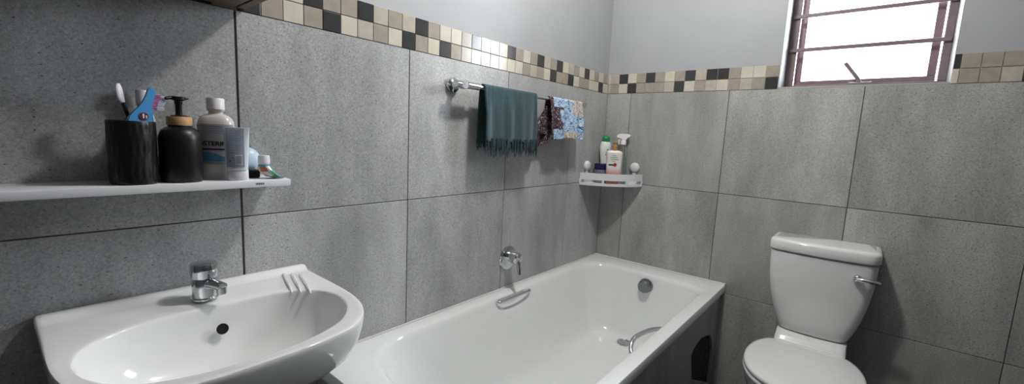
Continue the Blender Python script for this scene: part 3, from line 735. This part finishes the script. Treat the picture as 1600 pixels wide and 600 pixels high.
# printed cloth
pcl = thing('printed_cloth', 'crumpled blue and white patterned cloth hanging at the right of the rail', 'cloth', (0, 0, 0))
o = obj('cloth_front', drape(-.664, -.392, 1.222, 1.24, .016, 130, 110, bot=lambda u: .004*math.sin(u*9)-.004*u, back_dx=(-.03, 0), seed=9, thick=.0022), [M['cloth'], M['cloth_dark'], M['cloth_mid']], pcl, angle=180)
for p in o.data.polygons:
    c = p.center; u = (c.x+.656)/.268; v = (RZL-c.z)/.175; wob = .05*math.sin(c.z*70)+.04*math.sin(c.z*190+1)+.05*math.sin(c.x*120+c.z*60)
    if c.y > RY: p.material_index = 1
    elif u < .07 or (u < .26+wob and .18 < v < .75): p.material_index = 1
    elif (u > .62+wob and v < .35) or (v > .78+wob*.6 and .42 < u < .86): p.material_index = 2
solid(o, .003)
# back layer of the same cloth, slipping sideways behind the teal towel
b = bmesh.new(); G = []
for j in range(31):
    t = j/30; row = []
    for i in range(31):
        u = i/30; xl = -.668-.088*min(1, t*1.8); xr = -.60
        z = 1.385-.05*(1-u)-(.165+.02*(1-u))*t
        row.append(b.verts.new((xl+(xr-xl)*u, -.040+.008*math.sin(u*11+t*3)*t+.004*math.sin(u*23), z)))
    G.append(row)
for j in range(30):
    for i in range(30): b.faces.new((G[j][i], G[j][i+1], G[j+1][i+1], G[j+1][i]))
solid(obj('cloth_back', b, M['cloth_dark'], pcl, angle=180), .003)

# ---------------------------------------------------------------- corner caddy
KZ = .984
kd = thing('corner_caddy', 'white plastic corner caddy stuck in the tiled corner above the bathtub', 'caddy', (0, 0, KZ))
def front(n=26, ins=0.):
    out = []
    for k in range(n+1):
        a = PI+PI/2*k/n; R_ = .246-ins; w_ = math.sin(2*(a-PI))
        out.append((-.002+R_*math.cos(a)*(1-.06*w_), -.002+R_*math.sin(a)*(1-.06*w_)))
    return out
def ring_caddy(ins=0.):
    P_ = front(ins=ins); return [(-.006-ins*.0, -.006)]+[( -.245+ins, -.006)]+P_[1:-1]+[(-.006, -.245+ins)]
P0 = ring_caddy()
b = loft([[Vector((x, y, 0)) for x, y in P0], [Vector((x, y, .008)) for x, y in P0]]); base = obj('tray_base', b, M['plastic'], kd, angle=30)
def band(z0, z1, th=.004, ins=.0):
    o_ = front(ins=ins); i_ = front(ins=ins+th); b = bmesh.new()
    rings = [[(x, y, z0) for x, y in o_], [(x, y, z1) for x, y in o_], [(x, y, z1) for x, y in i_], [(x, y, z0) for x, y in i_], [(x, y, z0) for x, y in o_]]
    loft([[Vector(p) for p in rg] for rg in rings], bm=b, closed=False); bmesh.ops.remove_doubles(b, verts=b.verts[:], dist=1e-5); return b
obj('upper_band', band(.030, .066), M['plastic'], kd, angle=40); obj('lower_band', band(.0, .014, ins=-.001), M['plastic'], kd, angle=40)
Pm = front(36, .002)
for k in (0, 12, 25, 36):
    x, y = Pm[k]; a = math.atan2(y, x); b = box(-.003, .003, -.006, .006, .012, .032)
    bmesh.ops.transform(b, matrix=Matrix.Translation((x, y, 0)) @ Matrix.Rotation(a, 4, 'Z'), verts=b.verts[:]); obj('upright', b, M['plastic'], kd, smooth=False)
b = bmesh.new(); box(-.246, -.006, -.009, -.002, 0, .05, .001, 1, b); obj('back_rail', b, M['plastic'], kd, smooth=False)
b = bmesh.new(); box(-.009, -.002, -.246, -.0095, 0, .05, .001, 1, b); obj('back_rail', b, M['plastic'], kd, smooth=False)
b = lathe([(0, -.001), (.027, -.001), (.028, -.005), (.026, -.012), (.022, -.018), (.012, -.021), (0, -.0215)], 36, axis='Y', c=(-.185, 0, .100)); box(-.195, -.175, -.012, -.002, .045, .08, .002, 1, b); obj('suction_knob', b, M['plastic'], kd, angle=40)
b = lathe([(0, -.001), (.027, -.001), (.028, -.005), (.026, -.012), (.022, -.018), (.012, -.021), (0, -.0215)], 36, axis='X', c=(0, -.200, .100)); box(-.012, -.002, -.21, -.19, .045, .08, .002, 1, b); obj('suction_knob', b, M['plastic'], kd, angle=40)
KB = KZ+.0085
# shampoo
sm = thing('shampoo_bottle', 'white bottle with a green cap at the back of the corner caddy', 'bottle', (-.049, -.0375, KB), math.radians(-50)); sm.scale = (1.08, 1.08, 1.2)
obj('bottle_body', lathe([(0, 0), (.021, 0), (.023, .004), (.0215, .06), (.0215, .10), (.0255, .12), (.0288, .145), (.0288, .165), (.0255, .182), (.018, .192), (0, .194)], 40, sy=.7), M['shampoo'], sm, angle=60)
obj('cap', lathe([(0, .190), (.0205, .1885), (.0205, .200), (.0175, .211), (.010, .216), (0, .217)], 36, sy=.8), M['gcap'], sm, angle=50)
b = bmesh.new(); 
for k in range(3): wrap_strip(.0293, -1.5-.1*k, -1.15, .148-k*.011, .154-k*.011, 6, b, sy=.7)
obj('label_marks', b, M['lgreen'], sm)
# lotion
lo_ = thing('lotion_bottle', 'white and rose lotion bottle with a gold pump in front in the corner caddy', 'bottle', (-.142, -.142, KB), math.radians(-60)); lo_.scale = (1.12, 1.12, 1.24)
rings = []
for z, hx, hy in ((0, .030, .016), (.004, .032, .018), (.08, .035, .019), (.125, .0365, .0185), (.137, .0365, .018), (.143, .033, .016), (.146, .024, .012), (.148, .011, .009)):
    rings.append(rrect(-hx, hx, -hy, hy, min(hy*.75, .013), z, (6, 4), 6))
lb = obj('bottle_body', loft(rings), M['lotion'], lo_, angle=50)
obj('pump', lathe([(0, .147), (.0125, .147), (.0128, .166), (.0095, .168), (.0095, .176), (.0115, .177), (.0115, .183), (0, .184)], 28), M['gold'], lo_, angle=40)
b = bmesh.new()
for k, (x0_, x1_) in enumerate(((-.012, .008), (-.018, .014), (-.016, .02), (-.010, .004))): box(x0_, x1_, -.0196, -.0192, .124-k*.008, .1265-k*.008, bm=b)
obj('label_lines', b, M['lgreen'], lb, smooth=False)
b = bmesh.new(); box(-.025, -.004, -.0204, -.0199, .083, .0885, bm=b); obj('label_mark', b, M['ink'], lb, smooth=False)
obj('round_mark', lathe([(0, -.0200), (.0078, -.0200), (.0078, -.0206), (0, -.0207)], 24, axis='Y', c=(.004, 0, .0865)), M['red'], lb)
# spray bottle
sb = thing('spray_bottle', 'clear spray bottle with a white trigger head at the right of the corner caddy', 'spray bottle', (-.0425, -.140, KB), math.radians(-60)); sb.scale = (1.08, 1.08, 1.28)
obj('bottle_body', lathe([(0, 0), (.025, 0), (.027, .003), (.027, .055), (.025, .075), (.019, .105), (.0135, .135), (.011, .155), (.0105, .168), (0, .168)], 36), M['spray'], sb, angle=50)
b = lathe([(0, .167), (.0135, .167), (.0135, .182), (.011, .186), (0, .187)], 28); obj('collar', b, M['trig'], sb, angle=40)
prf = [(-.034, .206), (-.034, .196), (-.012, .194), (-.008, .186), (.011, .186), (.013, .196), (.031, .203), (.032, .209), (.018, .213), (-.02, .213)]
b = loft([[Vector((x, -.010, z)) for x, z in prf], [Vector((x, .010, z)) for x, z in prf]]); bmesh.ops.bevel(b, geom=b.edges[:], offset=.0012, segments=2, affect='EDGES'); hd = obj('trigger_head', b, M['trig'], sb, angle=40)
b = tube([(-.014, 0, .196), (-.022, 0, .186), (-.023, 0, .175), (-.020, 0, .168)], .0038, 10, smooth=4, flat=1.5); obj('trigger', b, M['trig'], hd)
obj('dip_tube', tube([(0, 0, .012), (.002, 0, .16)], .002, 8), M['trig'], sb)
# jar
jr = thing('cosmetic_jar', 'low smoky jar with a dark navy lid at the left in the corner caddy', 'jar', (-.112, -.0555, KB)); jr.scale = (1.03, 1.03, 1.5)
obj('jar_body', lathe([(0, 0), (.034, 0), (.037, .003), (.038, .045), (.034, .05), (0, .05)], 44), M['jar'], jr, angle=45)
obj('lid', lathe([(0, .0505), (.038, .0505), (.039, .052), (.039, .068), (.0375, .0705), (0, .071)], 44), M['navy'], jr, angle=45)

# ---------------------------------------------------------------- toilet
YC = -1.080
to = thing('toilet', 'white close-coupled toilet with its lid down against the window wall', 'toilet', (0, YC, 0))
def dring(hw, d, bow, r, z, x0=-.0015, n=(14, 24)):
    pts = rrect(-d, x0, -hw, hw, [min(.012, r), r, r, min(.012, r)], z, (n[0], n[1]), 7)
    out = []
    for p in pts:
        k = max(0., 1-(p.y/hw)**2); t = sstep(x0-.3*d, -d, p.x) if p.x < x0-.3*d else 0
        fx = min(1, max(0, (x0-p.x)/(d+x0))); out.append(Vector((p.x-bow*k*fx, p.y, p.z)))
    return out
TK = [(.466, .108, .135, .010, .03), (.470, .117, .142, .012, .034), (.482, .1235, .148, .014, .036), (.52, .137, .155, .017, .036), (.57, .151, .161, .019, .034), (.63, .1635, .166, .020, .032), (.70, .172, .170, .021, .030), (.76, .1755, .172, .021, .030), (.802, .1765, .173, .021, .030), (.8035, .165, .16, .018, .03), (.8105, .165, .16, .018, .03)]
tank = obj('cistern', loft([dring(hw, d, bow, r, z) for z, hw, d, bow, r in TK]), M['white'], to, angle=50)
LD = [(.8105, .176, .172, .021, .03), (.8105, .1805, .178, .022, .032), (.815, .1825, .180, .022, .033), (.842, .1815, .179, .022, .033), (.849, .1795, .177, .021, .032), (.8535, .174, .172, .021, .032), (.8555, .164, .163, .02, .03)]
obj('cistern_lid', loft([dring(hw, d, bow, r, z) for z, hw, d, bow, r in LD]), M['white'], to, angle=50)
b = lathe([(0, 0), (.0135, 0), (.0145, -.005), (.013, -.014), (.008, -.019), (0, -.020)], 28, axis='X', c=(-.182, -.119, .752))
tube([(-.196, -.119, .752), (-.202, -.135, .7525), (-.203, -.160, .7515), (-.200, -.186, .750)], lambda t: .0105-.0035*t, 14, b, smooth=5, flat=.7)
obj('flush_lever', b, M['chrome'], to)
# seat outline (x away from wall is negative)
def seat_out(s=1., z=0., dx=0.):
    h = [(-.205, .0), (-.205, .10), (-.208, .122), (-.225, .142), (-.27, .166), (-.33, .182), (-.40, .187), (-.47, .180), (-.53, .161), (-.58, .130), (-.615, .088), (-.632, .045), (-.636, 0)]
    P_ = h+[(x, -y) for x, y in h[1:-1][::-1]]
    R_ = radial(chaikin(P_, 2), (-.41, 0), 88)
    return [Vector((-.41+(x+.41)*s+dx, y*s, z)) for x, y in R_]
def inset(s, z): return seat_out(s, z)
b = loft([inset(.965, .4225), inset(.992, .4235), inset(1.0, .427), inset(1.0, .433), inset(.985, .4385), inset(.94, .4405), inset(.7, .442), inset(.3, .443)]); obj('lid', b, M['white'], to, angle=50)
b = loft([inset(.97, .4035), inset(1.0, .4045), inset(1.008, .409), inset(1.006, .416), inset(.985, .4205), inset(.9, .421)]); obj('seat', b, M['white'], to, angle=50)
for s in (-1, 1):
    obj('hinge', lathe([(0, -.02), (.010, -.02), (.011, -.017), (.011, .017), (.010, .02), (0, .02)], 20, axis='Y', c=(-.200, s*.075, .4245)), M['white'], to)
rings = []
for z, s, back in ((0, .60, 0), (.02, .60, 0), (.06, .575, 0), (.14, .58, 0), (.21, .66, 0), (.27, .78, 0), (.32, .89, 0), (.36, .955, 0), (.385, .98, 0), (.398, .982, 0), (.402, .97, 0)):
    sh_ = (1-s)*.16
    rings.append([Vector((p.x+sh_, p.y, z)) for p in seat_out(s, z)])
obj('bowl', loft(rings), M['white'], to, angle=60)
pf = [(.402, .112, -.245, -.02), (.33, .105, -.25, -.025), (.2, .09, -.26, -.03), (.0, .09, -.3, -.05)]
rings = [rrect(x0, x1, -hw, hw, .02, z, (8, 8), 5) for z, hw, x0, x1 in [(0, .10, -.32, -.05), (.2, .10, -.30, -.04), (.34, .115, -.28, -.02), (.40, .121, -.26, -.012), (.428, .1215, -.19, -.010), (.440, .121, -.180, -.010), (.462, .119, -.160, -.012), (.4655, .112, -.15, -.014)]]
obj('rear_platform', loft(rings), M['white'], to, angle=45)
